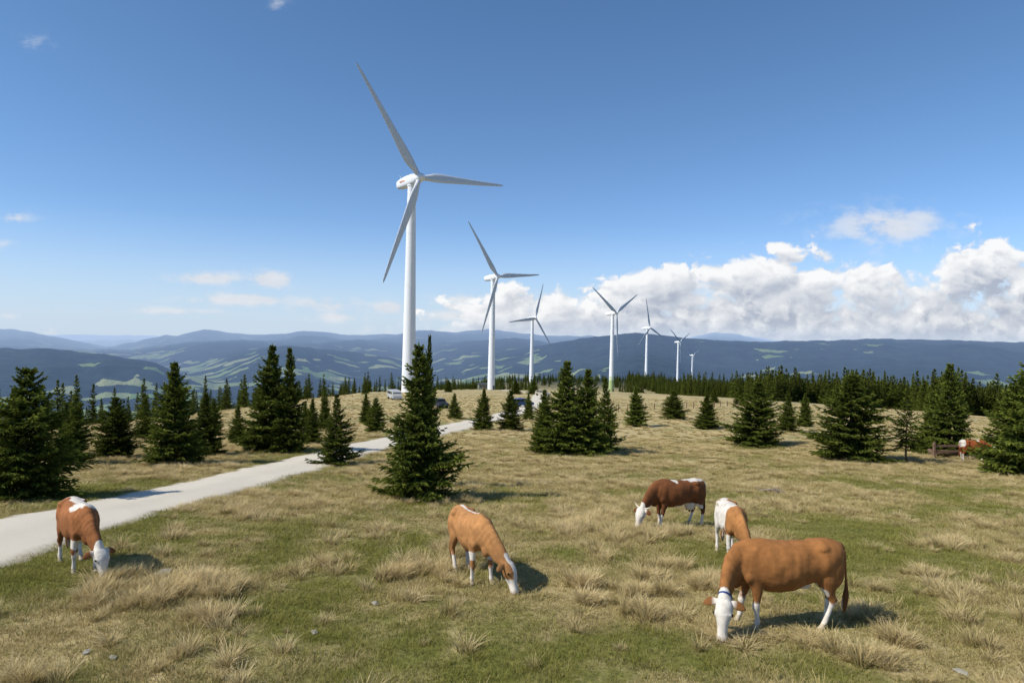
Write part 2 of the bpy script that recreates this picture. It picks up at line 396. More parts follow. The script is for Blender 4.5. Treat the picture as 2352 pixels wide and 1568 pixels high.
x, y, cl, sm = x[k], y[k], cl[k], sm[k]; n = len(x)
sc_ = (0.6+0.75*np.clip((cl-0.46)*4, 0, 1))*np.random.uniform(0.5, 1.2, n)*np.clip(y/25, 1, 2.5)**0.8
hf = np.ones(n)
for fx_, fy_ in feet: hf *= 1-0.6*np.exp(-((x-fx_)**2+(y-fy_)**2)/0.5)
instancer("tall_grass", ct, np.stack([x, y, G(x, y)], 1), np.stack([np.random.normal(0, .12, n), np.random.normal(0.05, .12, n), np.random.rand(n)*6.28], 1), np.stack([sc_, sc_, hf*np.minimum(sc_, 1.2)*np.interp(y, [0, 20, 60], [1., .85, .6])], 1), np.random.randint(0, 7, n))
print("tall", n)

# ------------------------------------------------------------------ spruces
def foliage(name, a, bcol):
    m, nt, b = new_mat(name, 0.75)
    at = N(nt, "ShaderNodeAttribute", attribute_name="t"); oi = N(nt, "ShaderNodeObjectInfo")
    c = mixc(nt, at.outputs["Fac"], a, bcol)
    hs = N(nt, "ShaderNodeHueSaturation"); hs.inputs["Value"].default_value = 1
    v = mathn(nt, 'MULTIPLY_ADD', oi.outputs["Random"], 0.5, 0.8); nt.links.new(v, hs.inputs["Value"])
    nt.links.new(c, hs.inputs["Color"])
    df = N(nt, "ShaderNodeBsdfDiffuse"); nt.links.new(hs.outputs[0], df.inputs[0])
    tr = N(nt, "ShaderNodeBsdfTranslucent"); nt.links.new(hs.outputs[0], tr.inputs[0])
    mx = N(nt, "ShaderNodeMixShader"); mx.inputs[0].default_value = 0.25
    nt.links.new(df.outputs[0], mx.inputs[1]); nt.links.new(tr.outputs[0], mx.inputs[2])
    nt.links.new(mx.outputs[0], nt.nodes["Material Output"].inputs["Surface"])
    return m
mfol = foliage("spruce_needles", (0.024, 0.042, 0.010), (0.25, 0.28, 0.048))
mbark = simple_mat("bark", (0.09, 0.065, 0.045), 0.95, 0.4, 12, 0.4)
def spruce(name, seed, H=6.0, R=1.5, levels=36, br=10, tws=13, shape=0.85, start=0.03, tw=0.045, wid=1.0, sparse=0.0, leader=0.0):
    rnd = random.Random(seed); v = []; f = []; mi = []; t = []
    st = [(0, 0.020*H), (0.3*H, 0.014*H), (0.7*H, 0.006*H), (H, 0.0015*H)]
    bx = rnd.uniform(-0.02, 0.02)*H
    for z, r in st:
        for k in range(7): v.append((r*math.cos(k*0.8976)+bx*(z/H)**2, r*math.sin(k*0.8976), z-0.05)); t.append(0)
    for i in range(3):
        for k in range(7): f.append((i*7+k, i*7+(k+1) % 7, (i+1)*7+(k+1) % 7, (i+1)*7+k)); mi.append(1)
    sect = [[rnd.uniform(0.66, 1.22) for _ in range(9)] for _ in range(6)]
    def dia(p, d, ln, w, tone):
        dl = math.sqrt(d[0]**2+d[1]**2+d[2]**2)+1e-6; d = (d[0]/dl, d[1]/dl, d[2]/dl)
        a = rnd.uniform(-1, 1); s = (-d[1], d[0], a*0.5); sl = math.sqrt(s[0]**2+s[1]**2+s[2]**2)+1e-6; s = (s[0]/sl*w, s[1]/sl*w, s[2]/sl*w)
        u = (d[1]*s[2]-d[2]*s[1], d[2]*s[0]-d[0]*s[2], d[0]*s[1]-d[1]*s[0])
        for q in (s, u):
            o = len(v); m = rnd.uniform(0.3, 0.6)
            c = (p[0]+d[0]*ln*m, p[1]+d[1]*ln*m, p[2]+d[2]*ln*m)
            v.extend([p, (c[0]+q[0], c[1]+q[1], c[2]+q[2]), (p[0]+d[0]*ln, p[1]+d[1]*ln, p[2]+d[2]*ln-0.1*ln), (c[0]-q[0], c[1]-q[1], c[2]-q[2])])
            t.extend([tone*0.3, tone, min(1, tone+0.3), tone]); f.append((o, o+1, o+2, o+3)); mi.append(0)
    for li in range(levels):
        tt0 = start+(0.985-start)*(li/(levels-1))
        q0 = (tt0-start)/(1-start)
        nb = max(4, int(br*(0.5+0.7*(1-q0))))
        a0 = rnd.uniform(0, 6.28)
        for b_ in range(nb):
            if rnd.random() < sparse: continue
            tt = min(max(tt0+rnd.uniform(-.9, .9)/levels, start), 0.985); q = (tt-start)/(1-start)
            zz = H*tt; cx = bx*tt*tt
            env = R*((1-q)**shape)
            if leader and q > 1-leader: env *= 0.42+0.45*rnd.random()
            a = a0+6.283*b_/nb+rnd.uniform(-.3, .3)
            reach = max(0.08, env*sect[int(q*5.99)][int(a*1.43) % 9]*rnd.uniform(0.6, 1.2))+0.03
            inc = -0.22+0.95*q**1.3+rnd.uniform(-.16, .16)
            ca, sa = math.cos(a), math.sin(a)
            ntw = max(3, int(tws*(0.35+0.65*reach/R)))
            btone = rnd.uniform(0.0, 0.6)**1.3
            for j in range(ntw+1):
                s = 0.15+0.85*j/ntw
                zc = zz+reach*(inc*s+0.25*s*s-0.14*s)
                p = (cx+ca*reach*s, sa*reach*s, zc)
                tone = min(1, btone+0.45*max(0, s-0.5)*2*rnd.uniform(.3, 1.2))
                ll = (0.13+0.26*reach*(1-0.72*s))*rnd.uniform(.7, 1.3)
                if j == ntw:
                    dia(p, (ca, sa, inc+.3), ll*0.9, tw*wid, tone); continue
                for sg in (-1, 1):
                    aa = a+sg*rnd.uniform(.5, 1.15)
                    dia(p, (math.cos(aa), math.sin(aa), inc*0.6+rnd.uniform(-.5, .15)), ll, tw*wid*rnd.uniform(.7, 1.2), tone*rnd.uniform(.6, 1.1))
                if rnd.random() < 0.5: dia(p, (ca*0.6, sa*0.6, rnd.uniform(-.8, .6)), ll*0.7, tw*wid, tone*0.6)
    for k in range(5): dia((bx, 0, H*(0.94+0.012*k)), (rnd.uniform(-.3, .3), rnd.uniform(-.3, .3), 1), 0.05*H, tw*0.7, 0.4)
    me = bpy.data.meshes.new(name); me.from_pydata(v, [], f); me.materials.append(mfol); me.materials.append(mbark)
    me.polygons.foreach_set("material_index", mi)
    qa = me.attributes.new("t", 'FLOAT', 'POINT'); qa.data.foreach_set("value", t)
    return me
kinds = {
 'main': (spruce("spruce_main", 1, 6.4, 1.7, 46, 12, 15, 0.82, 0.02, sparse=0.12, leader=.45, tw=.04), 6.4, 1.7),
 'a': (spruce("spruce_a", 2, 6, 1.6, 38, 12, 14, 0.8, leader=.25), 6, 1.6),
 'b': (spruce("spruce_b", 3, 6, 1.9, 34, 13, 15, 0.62, sparse=.08, leader=.25), 6, 1.9),
 'c': (spruce("spruce_c", 4, 6, 1.5, 38, 11, 13, 0.72, sparse=.06, leader=.35), 6, 1.5),
 'd': (spruce("spruce_d", 5, 6, 1.8, 32, 12, 14, 0.85, sparse=0.2, leader=.4), 6, 1.8),
 'w': (spruce("young_spruce", 6, 6, 2.0, 26, 7, 10, 0.6, 0.28, sparse=0.25), 6, 2.0),
}
trees = [ # bearing px, base row, top row, crown width px, kind
 (60,1142,845,235,'b'),(172,1068,912,95,'c'),(265,1052,912,108,'b'),(332,1010,912,55,'c'),(402,1066,832,145,'a'),(470,1045,903,80,'c'),
 (545,1016,930,50,'c'),(618,1035,793,132,'a'),(664,1037,800,88,'c'),(716,1020,915,52,'a'),(772,1066,905,108,'d'),(745,985,893,40,'a'),
 (840,972,903,42,'a'),(862,992,913,58,'b'),(962,1144,792,208,'main'),(980,1120,772,60,'c'),(1043,962,903,40,'c'),(1110,988,893,60,'a'),(1172,989,896,62,'b'),
 (1213,964,905,36,'a'),(1250,1040,895,78,'a'),(1296,1043,830,140,'c'),(1345,1044,848,125,'a'),(1388,1036,868,88,'d'),(1460,978,888,64,'a'),
 (1547,963,897,66,'b'),(1622,984,903,64,'a'),(1735,1023,878,140,'b'),(1808,991,898,66,'d'),(1848,979,903,46,'a'),(1952,1056,862,192,'b'),
 (2080,1062,912,95,'w'),(2140,1040,900,95,'d'),(2180,1046,836,120,'c'),(2325,1088,885,150,'b'),(2385,1095,775,200,'a'),
 (150,1045,925,60,'a'),(30,1050,890,60,'a'),(490,1000,915,50,'b'),(1640,925,890,26,'a'),(1700,930,885,34,'c'),(1030,900,872,22,'a'),(1225,905,868,30,'a'),(1185,905,872,26,'a'),(700,985,925,36,'b')]
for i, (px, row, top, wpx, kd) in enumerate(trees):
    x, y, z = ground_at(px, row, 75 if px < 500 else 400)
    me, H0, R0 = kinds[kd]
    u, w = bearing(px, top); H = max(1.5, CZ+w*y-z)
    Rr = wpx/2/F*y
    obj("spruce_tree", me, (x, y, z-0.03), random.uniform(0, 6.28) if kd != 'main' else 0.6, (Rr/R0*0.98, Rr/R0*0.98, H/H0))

# distant forest, one instanced mass
cf = bpy.data.collections.new("forest_kinds")
for i in range(5):
    me = spruce("forest_tree_%d" % i, 300+i, 10, 2.1 if i % 2 else 1.6, 20, 7, 6, 0.8, 0.05, tw=0.16)
    cf.objects.link(bpy.data.objects.new("forest_tree_%d" % i, me))
P = []
rn = random.Random(5)
for _ in range(4600):   # right-hand forest band
    px = rn.uniform(1440, 2600); u = bearing(px, 880)[0]
    y0 = np.interp(px, [1440, 1500, 1600, 1750, 1950, 2150, 2352, 2600], [640, 520, 350, 255, 225, 205, 185, 170]); y0 *= 1+0.07*math.sin(px*0.031)
    y = y0+abs(rn.gauss(0, 1))*55*(y0/200)
    P.append((u*y, y, rn.uniform(6.0, 10.0)*(1.0 if rn.random() < .85 else 1.35)))
for _ in range(700):    # far ridge clumps behind the turbines
    px = rn.uniform(980, 1480); u = bearing(px, 880)[0]; y = rn.uniform(380, 900)
    if 1235 < px < 1420 and y < 600: continue
    P.append((u*y, y, rn.uniform(5, 8.5)))
for _ in range(1500):   # slope falling to the valley on the left
    y = rn.uniform(70, 420); x = float(xedge(y))-rn.uniform(18, 130)
    if fbm(np.array([x/20]), np.array([y/20]), 2, 44)[0] < 0.48: continue
    P.append((x, y, rn.uniform(4.5, 7.5)))
for _ in range(90):
    y = rn.uniform(170, 420); P.append((float(xedge(y))-rn.uniform(-3, 18), y, rn.uniform(3, 6)))
P = np.array(P); n = len(P); s = P[:, 2]/10
instancer("distant_forest", cf, np.stack([P[:, 0], P[:, 1], G(P[:, 0], P[:, 1])-0.2], 1), np.stack([np.zeros(n), np.zeros(n), np.random.rand(n)*6.28], 1), np.stack([s*1.05, s*1.05, s], 1), np.random.randint(0, 5, n))

# ------------------------------------------------------------------ wind turbines
mwhite = simple_mat("turbine_white", (0.76, 0.77, 0.79), 0.45, 0.03, 0.5)
mgrn = simple_mat("green_band", (0.36, 0.44, 0.20), 0.5, 0.05)
mgrn2 = simple_mat("pale_green_band", (0.56, 0.62, 0.46), 0.5, 0.05)
mblade = simple_mat("blade_grey", (0.58, 0.60, 0.63), 0.5, 0.03, 0.5)
mdoor = simple_mat("dark_door", (0.06, 0.07, 0.07), 0.5)
mred = simple_mat("red_mark", (0.62, 0.30, 0.20), 0.5)
def turbine(px, dist, alpha, bands=False, hub=60.0, R=33.5, mark=False):
    b = MB()
    zs = [-1.5, 0, 5, 9, 12, 30, 45, hub-1.6]
    def tr(z): return 2.0+(1.12-2.0)*max(z, 0)/hub
    for i in range(len(zs)-1):
        m = 0
        if bands: m = [1, 1, 1, 2, 0, 0, 0][i]
        b.loft([((0, 0, zs[i]), (tr(zs[i]), 0, 0), (0, tr(zs[i]), 0)), ((0, 0, zs[i+1]), (tr(zs[i+1]), 0, 0), (0, tr(zs[i+1]), 0))], 32, 2, m)
    for z in (zs[5], zs[6]): b.loft([((0, 0, z-0.06), (tr(z)+.03, 0, 0), (0, tr(z)+.03, 0)), ((0, 0, z+0.06), (tr(z)+.03, 0, 0), (0, tr(z)+.03, 0))], 32)
    b.box((0, -2.0, 1.3), (1.0, 0.2, 2.2), 3)
    b.loft([((0, 0, hub-1.7), (1.3, 0, 0), (0, 1.3, 0)), ((0, 0, hub-1.0), (1.3, 0, 0), (0, 1.3, 0))], 24)
    tl = math.radians(5); ax = Vector((0, -math.cos(tl), math.sin(tl))); upv = Vector((0, math.sin(tl), math.cos(tl)))
    c0 = Vector((0, 0, hub))
    b.loft([(c0+ax*s, (w, 0, 0), upv*h) for s, w, h in [(-6.3, .5, .6), (-6.1, .95, 1.1), (-5, 1.25, 1.35), (-2, 1.5, 1.6), (1, 1.5, 1.6), (2.2, 1.3, 1.4), (2.6, 1.1, 1.1)]], 24, 3.2)
    b.box(c0+ax*-5.2+upv*1.9, (0.12, 0.12, 1.3)); b.box(c0+ax*-5.2+upv*2.5, (1.0, 0.1, 0.1))
    b.loft([(c0+ax*s, (w, 0, 0), upv*w) for s, w in [(2.65, 1.1), (2.8, 1.3), (3.8, 1.35), (4.6, 1.05), (5.1, .6), (5.35, .15)]], 24)
    hc = c0+ax*3.6
    for k in range(3):
        a = math.radians(alpha+120*k)
        rad_ = Vector((1, 0, 0))*math.sin(a)+upv*math.cos(a); tan = rad_.cross(ax)
        keys = [(0.6, .75, .75), (1.8, .72, .72), (3.2, .95, .62), (5.5, 1.38, .46), (8, 1.42, .38), (13, 1.15, .30), (19, .88, .23), (26, .62, .17), (31, .42, .11), (32.8, .28, .07), (33.5, .06, .03)]
        ks = np.array(keys); ss_ = np.concatenate([np.linspace(.6, 32.8, 26), [33.2, 33.5]]); st = []
        for s in ss_:
            ch = float(np.interp(s, ks[:, 0], ks[:, 1])); th = float(np.interp(s, ks[:, 0], ks[:, 2])); s = float(s)*R/33.5
            tw = math.radians(14)*(1-s/R)**2+math.radians(3)
            cd = tan*math.cos(tw)+ax*math.sin(tw); td = ax*math.cos(tw)-tan*math.sin(tw)
            off = cd*(-(ch-0.7)*0.45 if ch > 0.7 else 0)
            st.append((hc+rad_*s+off, cd*ch, td*th))
        b.loft(st, 24, 2, 4)
    if mark: b.box(c0+Vector((-1.51, 2.6, -.1)), (0.05, 2.4, 0.4), 5)
    me = b.mesh("wind_turbine", [mwhite, mgrn, mgrn2, mdoor, mblade, mred])
    u = bearing(px, 780)[0]; x, y = u*dist, dist
    ob = obj("wind_turbine", me, (x, y, Gs(x, y)), math.radians(45.7))
    bm = bmesh.new(); bm.from_mesh(me); bmesh.ops.recalc_face_normals(bm, faces=bm.faces); bm.to_mesh(me); bm.free()
    try: me.set_sharp_from_angle(angle=math.radians(60))
    except Exception as e: print(e)
    return ob
turbine(940, 194, -36, mark=True); turbine(1130, 365, -36); turbine(1222, 595, 22); turbine(1406, 520, -58, True)
turbine(1486, 746, -8); turbine(1558, 1045, -55); turbine(1591, 1540, -52)

# ------------------------------------------------------------------ cows
def coat_mat():
    m, nt, b = new_mat("cow_coat", 0.85)
    at = N(nt, "ShaderNodeAttribute", attribute_name="coat")
    tc = N(nt, "ShaderNodeTexCoord"); no = N(nt, "ShaderNodeTexNoise"); setin(no, Scale=9.0, Detail=6.0, Roughness=.65)
    nt.links.new(tc.outputs["Object"], no.inputs["Vector"])
    v = mathn(nt, 'MULTIPLY_ADD', no.outputs["Fac"], 1.0, 0.48)
    hs = N(nt, "ShaderNodeHueSaturation"); nt.links.new(v, hs.inputs["Value"]); nt.links.new(at.outputs["Color"], hs.inputs["Color"])
    nt.links.new(hs.outputs[0], b.inputs["Base Color"])
    n2 = N(nt, "ShaderNodeTexNoise"); setin(n2, Scale=60.0, Detail=3.0); nt.links.new(tc.outputs["Object"], n2.inputs["Vector"])
    bp = N(nt, "ShaderNodeBump"); setin(bp, Strength=0.3, Distance=0.02); nt.links.new(n2.outputs["Fac"], bp.inputs["Height"]); nt.links.new(bp.outputs[0], b.inputs["Normal"])
    return m
mcoat = coat_mat()
meye = simple_mat("eye_dark", (0.012, 0.01, 0.008), 0.2)
mhoof = simple_mat("hoof", (0.10, 0.08, 0.06), 0.6)
mhorn = simple_mat("horn", (0.62, 0.55, 0.42), 0.5)
mcollar = simple_mat("blue_collar", (0.03, 0.06, 0.20), 0.6)
WHITE = (0.66, 0.60, 0.52)
def cow(name, px, row, hdg, brown, yaw=0, stride=(0, 0, 0, 0), patches=(), face='full', horns=False, udder=False, collar=False, legw=0.5, girth=1.0, size=1.0, headup=0.0, tailswing=0.0, seed=0):
    b = MB(); Y_ = Vector((0, 1, 0)); Z_ = Vector((0, 0, 1))
    tr = [(-.95,1.20,.06,.09),(-.91,1.16,.16,.19),(-.83,1.11,.225,.28),(-.70,1.09,.265,.325),(-.58,1.085,.29,.33),(-.45,1.06,.275,.335),(-.30,1.025,.29,.355),(-.10,.985,.335,.385),(.10,.975,.345,.395),(.28,.985,.325,.395),(.42,1.01,.275,.385),(.56,1.04,.235,.355),(.70,1.03,.195,.30),(.81,1.0,.135,.21),(.87,.99,.07,.11)]
    b.loft([((x, 0, z), Y_*w*girth, Z_*h) for x, z, w, h in tr], 28, 2.15)
    for sg in (-1, 1):
        b.ell((-.54, sg*.185, 1.29), (.13, .085, .075)); b.ell((.50, sg*.160, .98), (.19, .10, .35)); b.ell((-.72, sg*.145, .98), (.21, .125, .33))
        b.ell((-.93, sg*.09, 1.22), (.05, .045, .05)); b.ell((.60, sg*.17, .86), (.09, .08, .12))
    b.ell((.76, 0, .80), (.14, .10, .19)); b.ell((-.80, 0, 1.31), (.18, .06, .06)); b.ell((.45, 0, 1.34), (.28, .075, .07))
    if udder:
        b.ell((-.50, 0, .66), (.20, .15, .17))
        for sx in (-.58, -.44):
            for sg in (-1, 1): b.ell((sx, sg*.07, .50), (.025, .025, .06))
    else: b.ell((-.35, 0, .67), (.12, .08, .06))
    legs = [(1, 1, stride[0]), (1, -1, stride[1]), (-1, 1, stride[2]), (-1, -1, stride[3])]
    for fr, sg, dx in legs:
        if fr == 1:
            st = [(.46,.155,.98,.16,.07),(.48,.165,.80,.135,.075),(.49,.17,.66,.098,.070),(.50,.17,.54,.070,.060),(.515,.168,.43,.057,.055),(.522,.166,.385,.062,.058),(.512,.165,.32,.043,.043),(.505,.165,.22,.037,.038),(.505,.165,.15,.046,.046),(.52,.166,.10,.041,.043),(.535,.167,.065,.050,.050),(.55,.167,.0,.066,.056)]
        else:
            st = [(-.64,.13,1.08,.21,.095),(-.65,.155,.92,.215,.11),(-.655,.165,.78,.18,.10),(-.685,.17,.67,.13,.078),(-.745,.17,.57,.078,.056),(-.805,.168,.505,.066,.050),(-.81,.166,.45,.057,.048),(-.79,.165,.36,.043,.041),(-.77,.165,.24,.040,.040),(-.76,.165,.16,.048,.048),(-.735,.166,.105,.043,.043),(-.715,.167,.065,.052,.050),(-.70,.167,.0,.068,.056)]
        S = []
        for x, yv, z, rx_, ry_ in st:
            k = max(0, 1-z/0.85)
            S.append(((x+dx*k**1.1, sg*(yv+0.01*k), z), (rx_, 0, 0), (0, ry_, 0)))
        b.loft(S, 14)
    hu = headup
    path = [(.50,1.14,.185,.27),(.68,1.09,.155,.275),(.84,.98+.1*hu,.13,.25),(.99,.85+.3*hu,.11,.215),(1.12,.71+.6*hu,.10,.18),(1.21,.62+.9*hu,.095,.15),(1.27,.56+hu,.10,.13)]
    head = [(1.27,.61,.09,.085),(1.305,.55,.128,.115),(1.335,.48,.132,.130),(1.362,.41,.128,.135),(1.39,.325,.098,.118),(1.415,.235,.077,.095),(1.44,.155,.072,.082),(1.458,.10,.084,.080),(1.472,.055,.080,.068),(1.48,.02,.050,.045)]
    head = [(x, z+hu, w, h) for x, z, w, h in head]
    pts = []; pos = Vector((.50, 0, 0)); ph = .50
    for x, z, w, h in path+head:
        ya = math.radians(yaw)*float(sstep(.55, 1.28, np.array(x)))
        dh = x-ph; ph = x
        pos = pos+Vector((math.cos(ya), math.sin(ya), 0))*dh
        pts.append((Vector((pos.x, pos.y, z)), ya, w, h))
    def frames(pp):
        S = []
        for i, (p, ya, w, h) in enumerate(pp):
            a_ = pp[max(0, i-1)][0]; c_ = pp[min(len(pp)-1, i+1)][0]
            tg = (c_-a_).normalized(); lat = Vector((-math.sin(ya), math.cos(ya), 0)); upn = lat.cross(tg).normalized()
            S.append((p, lat*w, upn*h, tg, upn))
        return S
    fn = frames(pts[:7]); fh = frames(pts[7:])
    b.loft([q[:3] for q in fn], 20); b.loft([q[:3] for q in fh], 18, 2.3)
    e0 = fh[2]; lat = e0[1].normalized(); fwdh = Vector((math.cos(pts[9][1]), math.sin(pts[9][1]), 0))
    front = e0[2].normalized()
    if front.dot(fwdh) < 0: front = -front
    for sg in (-1, 1): b.ell(fh[3][0]+lat*sg*.095+front*.05, (.045, .045, .045))
    me = b.mesh(name+"_raw", [mcoat]); tmp = bpy.data.objects.new("tmp", me); scene.collection.objects.link(tmp)
    rmod = tmp.modifiers.new("r", 'REMESH'); rmod.mode = 'VOXEL'; rmod.voxel_size = 0.0155; rmod.use_smooth_shade = True
    sm_ = tmp.modifiers.new("s", 'SMOOTH'); sm_.iterations = 10; sm_.factor = 0.5
    dg = bpy.context.evaluated_depsgraph_get(); body = bpy.data.meshes.new_from_object(tmp.evaluated_get(dg))
    bpy.data.objects.remove(tmp)
    nv = len(body.vertices); C = np.zeros(nv*3); body.vertices.foreach_get("co", C); C = C.reshape(-1, 3)
    Nn = np.zeros(nv*3); body.vertex_normals.foreach_get("vector", Nn); Nn = Nn.reshape(-1, 3)
    rib = np.sin((C[:, 0]+.12*C[:, 2])*44)*.0016*np.clip((.35-np.abs(C[:, 0]))*5, 0, 1)*((C[:, 2] > .72) & (C[:, 2] < 1.25))
    fold = np.sin((C[:, 0]*1.2-C[:, 2]*.6)*42+np.sin(C[:, 2]*9)*1.5)*.0022*((C[:, 0] > .6) & (C[:, 0] < 1.1) & (C[:, 2] > .6))
    disp = rib+fold
    disp -= .024*np.exp(-(((C[:, 0]+.38)/.10)**2+((C[:, 2]-1.20)/.10)**2))*(np.abs(C[:, 1]) > .12)
    for i_ in range(nv):
        if C[i_, 2] > .45: disp[i_] += mnoise.noise(Vector(C[i_])*5+Vector((seed, 0, 0)))*.014
    C += Nn*disp[:, None]; body.vertices.foreach_set("co", C.ravel())
    ex = MB()
    for sg in (-1, 1):
        base = fh[1][0]+lat*sg*.10+Vector((0, 0, .02)); d = (lat*sg*1.0-Vector((0, 0, .10))-front*.15).normalized(); flat = fh[1][3]; th = d.cross(flat).normalized(); flat = th.cross(d)
        ex.loft([(base+d*s+Vector((0, 0, -s*s*.8)), flat*w, th*t_) for s, w, t_ in [(-.03, .03, .02), (.03, .045, .022), (.09, .066, .016), (.15, .058, .012), (.19, .036, .008), (.21, .010, .004)]], 10, 2, 0)
        pe = fh[3][0]+lat*sg*.128+front*.055
        ex.ell(pe, (.022, .022, .022), 1, 10, 7)
        pn = fh[8][0]+lat*sg*.038+front*.060
        ex.ell(pn, (.015, .015, .015), 1, 8, 6)
        if horns:
            q0 = fh[0][0]+lat*sg*.06
            ex.loft([(q0+lat*sg*s+Vector((0, 0, zz_)), Vector((0, 0, 1))*r, fwdh*r) for s, zz_, r in [(0, 0, .030), (.08, .02, .028), (.16, .06, .022), (.21, .12, .014), (.225, .17, .004)]], 10, 2, 3)
    for fr, sg, dx in legs:
        x0 = (.55 if fr == 1 else -.70)+dx
        ex.loft([((x0, sg*.177, .0), (.072, 0, 0), (0, .061, 0)), ((x0-.015, sg*.177, .055), (.057, 0, 0), (0, .053, 0))], 12, 2, 2)
    ts = tailswing
    tp = [(-.88,0,1.33,.04),(-.95,0,1.31,.032),(-.995,ts*.1,1.22,.023),(-1.01,ts*.3,1.0,.018),(-1.02,ts*.6,.80,.016),(-1.02,ts*.9,.66,.026),(-1.015,ts,.54,.044),(-1.0,ts,.42,.047),(-.99,ts,.32,.032),(-.985,ts,.25,.008)]
    ex.loft([((x, yv, z), (r, 0, 0), (0, r, 0)) for x, yv, z, r in tp], 10, 2, 0)
    if collar:
        c0, A, B = fn[5][0], fn[5][1], fn[5][2]; tg = fn[5][3]
        ex.loft([(c0-tg*.014, A*1.10, B*1.03), (c0-tg*.010, A*1.12, B*1.06), (c0+tg*.010, A*1.12, B*1.06), (c0+tg*.014, A*1.10, B*1.03)], 24, 2, 4)
    exm = ex.mesh("x", [mcoat, meye, mhoof, mhorn, mcollar])
    bm = bmesh.new(); bm.from_mesh(body); bm.from_mesh(exm)
    full = bpy.data.meshes.new(name); bm.to_mesh(full); bm.free()
    for q in (mcoat, meye, mhoof, mhorn, mcollar): full.materials.append(q)
    full.polygons.foreach_set("use_smooth", [True]*len(full.polygons))
    hp = [q[0] for q in pts[7:]]; npn = [q[0] for q in pts[:7]]
    cols = []; so = Vector((seed*3.1, seed*1.7, seed))
    for vi, vx in enumerate(full.vertices):
        p = vx.co; nz = mnoise.noise(p*4.2+so)*0.6+mnoise.noise(p*11+so)*0.35
        w = -1.0
        for (cx, cy, cz_, rx_, ry_, rz_) in patches:
            d = math.sqrt(((p.x-cx)/rx_)**2+((p.y-cy)/ry_)**2+((p.z-cz_)/rz_)**2)
            w = max(w, 1-d+nz*0.6)
        if p.z < 0.95 and p.x < .9: w = max(w, (legw-p.z)*3+nz*0.6)
        is_head = False
        if p.x > .55:
            dh_ = min((p-q).length for q in hp); dn_ = min((p-q).length for q in npn)
            if dh_ < dn_ and (p-Vector((.5, p.y, .3))).length > .35 and dh_ < .27:
                is_head = True
                side = abs((p-fh[1][0]).dot(lat))
                if face == 'full': w = (0.6+nz*.4) if side < .145 else -1
                elif face == 'blaze': w = max(-1, (0.06-side)*9+nz*.2, (fh[4][0].z-p.z)*7+nz*.3)
        tailtip = p.x < -.96 and p.z < .75
        if tailtip: w = -1
        w = min(1, max(0, w*9+.5))
        sh = 1+0.25*nz
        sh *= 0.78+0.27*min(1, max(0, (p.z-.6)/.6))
        if tailtip: sh *= .6
        br_ = [c_*sh for c_ in brown]
        wd = 1-.18*max(0, nz)
        c_ = [br_[i]*(1-w)+WHITE[i]*w*wd for i in range(3)]
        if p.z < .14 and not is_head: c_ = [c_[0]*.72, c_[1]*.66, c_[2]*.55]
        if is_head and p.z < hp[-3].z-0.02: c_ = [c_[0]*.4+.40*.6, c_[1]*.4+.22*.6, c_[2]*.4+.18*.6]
        cols += [c_[0], c_[1], c_[2], 1]
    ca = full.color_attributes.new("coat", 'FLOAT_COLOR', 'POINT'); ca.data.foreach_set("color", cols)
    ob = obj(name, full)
    x, y, z = ground_at(px, row); h = math.radians(hdg); fw = Vector((math.cos(h), math.sin(h), 0)); lf = Vector((-fw.y, fw.x, 0))
    zf = Gs(x+fw.x*.6, y+fw.y*.6); zb = Gs(x-fw.x*.6, y-fw.y*.6); fwd = Vector((fw.x*1.2, fw.y*1.2, zf-zb)).normalized()
    uv = fwd.cross(lf).normalized()
    M = Matrix((fwd, lf, uv)).transposed().to_4x4()
    loc = Vector((x, y, (zf+zb)/2-0.02))-fwd*(-.1)*size
    ob.matrix_world = Matrix.Translation(loc) @ M @ Matrix.Scale(size, 4)
    return ob
cow("cow", 1808, 1438, 184, (0.30, 0.125, 0.038), yaw=62, stride=(-.05, .12, .18, -.10), patches=[(-.45, 0, .6, .25, .3, .12)], legw=.44, collar=True, girth=1.05, size=1.04, seed=1, tailswing=.05)
cow("cow", 1082, 1326, -66, (0.40, 0.19, 0.068), yaw=30, stride=(.08, -.12, .02, .18), patches=[(-.1, .0, 1.46, .7, .05, .12), (.55, 0, .62, .3, .4, .1)], face='blaze', legw=.36, girth=.92, size=.98, seed=2, tailswing=-.12)
cow("cow", 178, 1300, -46, (0.27, 0.102, 0.034), yaw=12, stride=(.1, -.1, .1, -.1), patches=[(.35, .12, 1.38, .32, .32, .20), (-.25, .1, 1.42, .42, .22, .14), (-.8, 0, 1.3, .15, .2, .2), (.5, 0, .62, .3, .4, .1)], legw=.44, size=.97, seed=3)
cow("cow", 1556, 1208, 203, (0.17, 0.062, 0.021), yaw=20, stride=(.15, -.1, -.08, .12), patches=[(.15, 0, 1.42, .12, .3, .14), (-.55, 0, 1.44, .42, .2, .13), (-.95, 0, 1.2, .14, .2, .35), (-.35, 0, .62, .6, .4, .12)], horns=True, udder=True, legw=.38, size=1.02, seed=4)
cow("cow", 1678, 1282, -95, (0.36, 0.16, 0.052), yaw=15, stride=(.1, -.1, .1, -.1), patches=[(.0, -.15, 1.05, .50, .45, .55), (-.6, -.1, .9, .5, .5, .5)], legw=.7, girth=.9, size=.93, seed=5)
cow("cow", 2232, 1058, 5, (0.28, 0.075, 0.02), yaw=-30, stride=(.1, -.05, .1, -.1), patches=[(-.85, 0, 1.2, .16, .3, .3), (.2, 0, 1.4, .1, .3, .1)], legw=.5, headup=.35, size=1.05, seed=6)

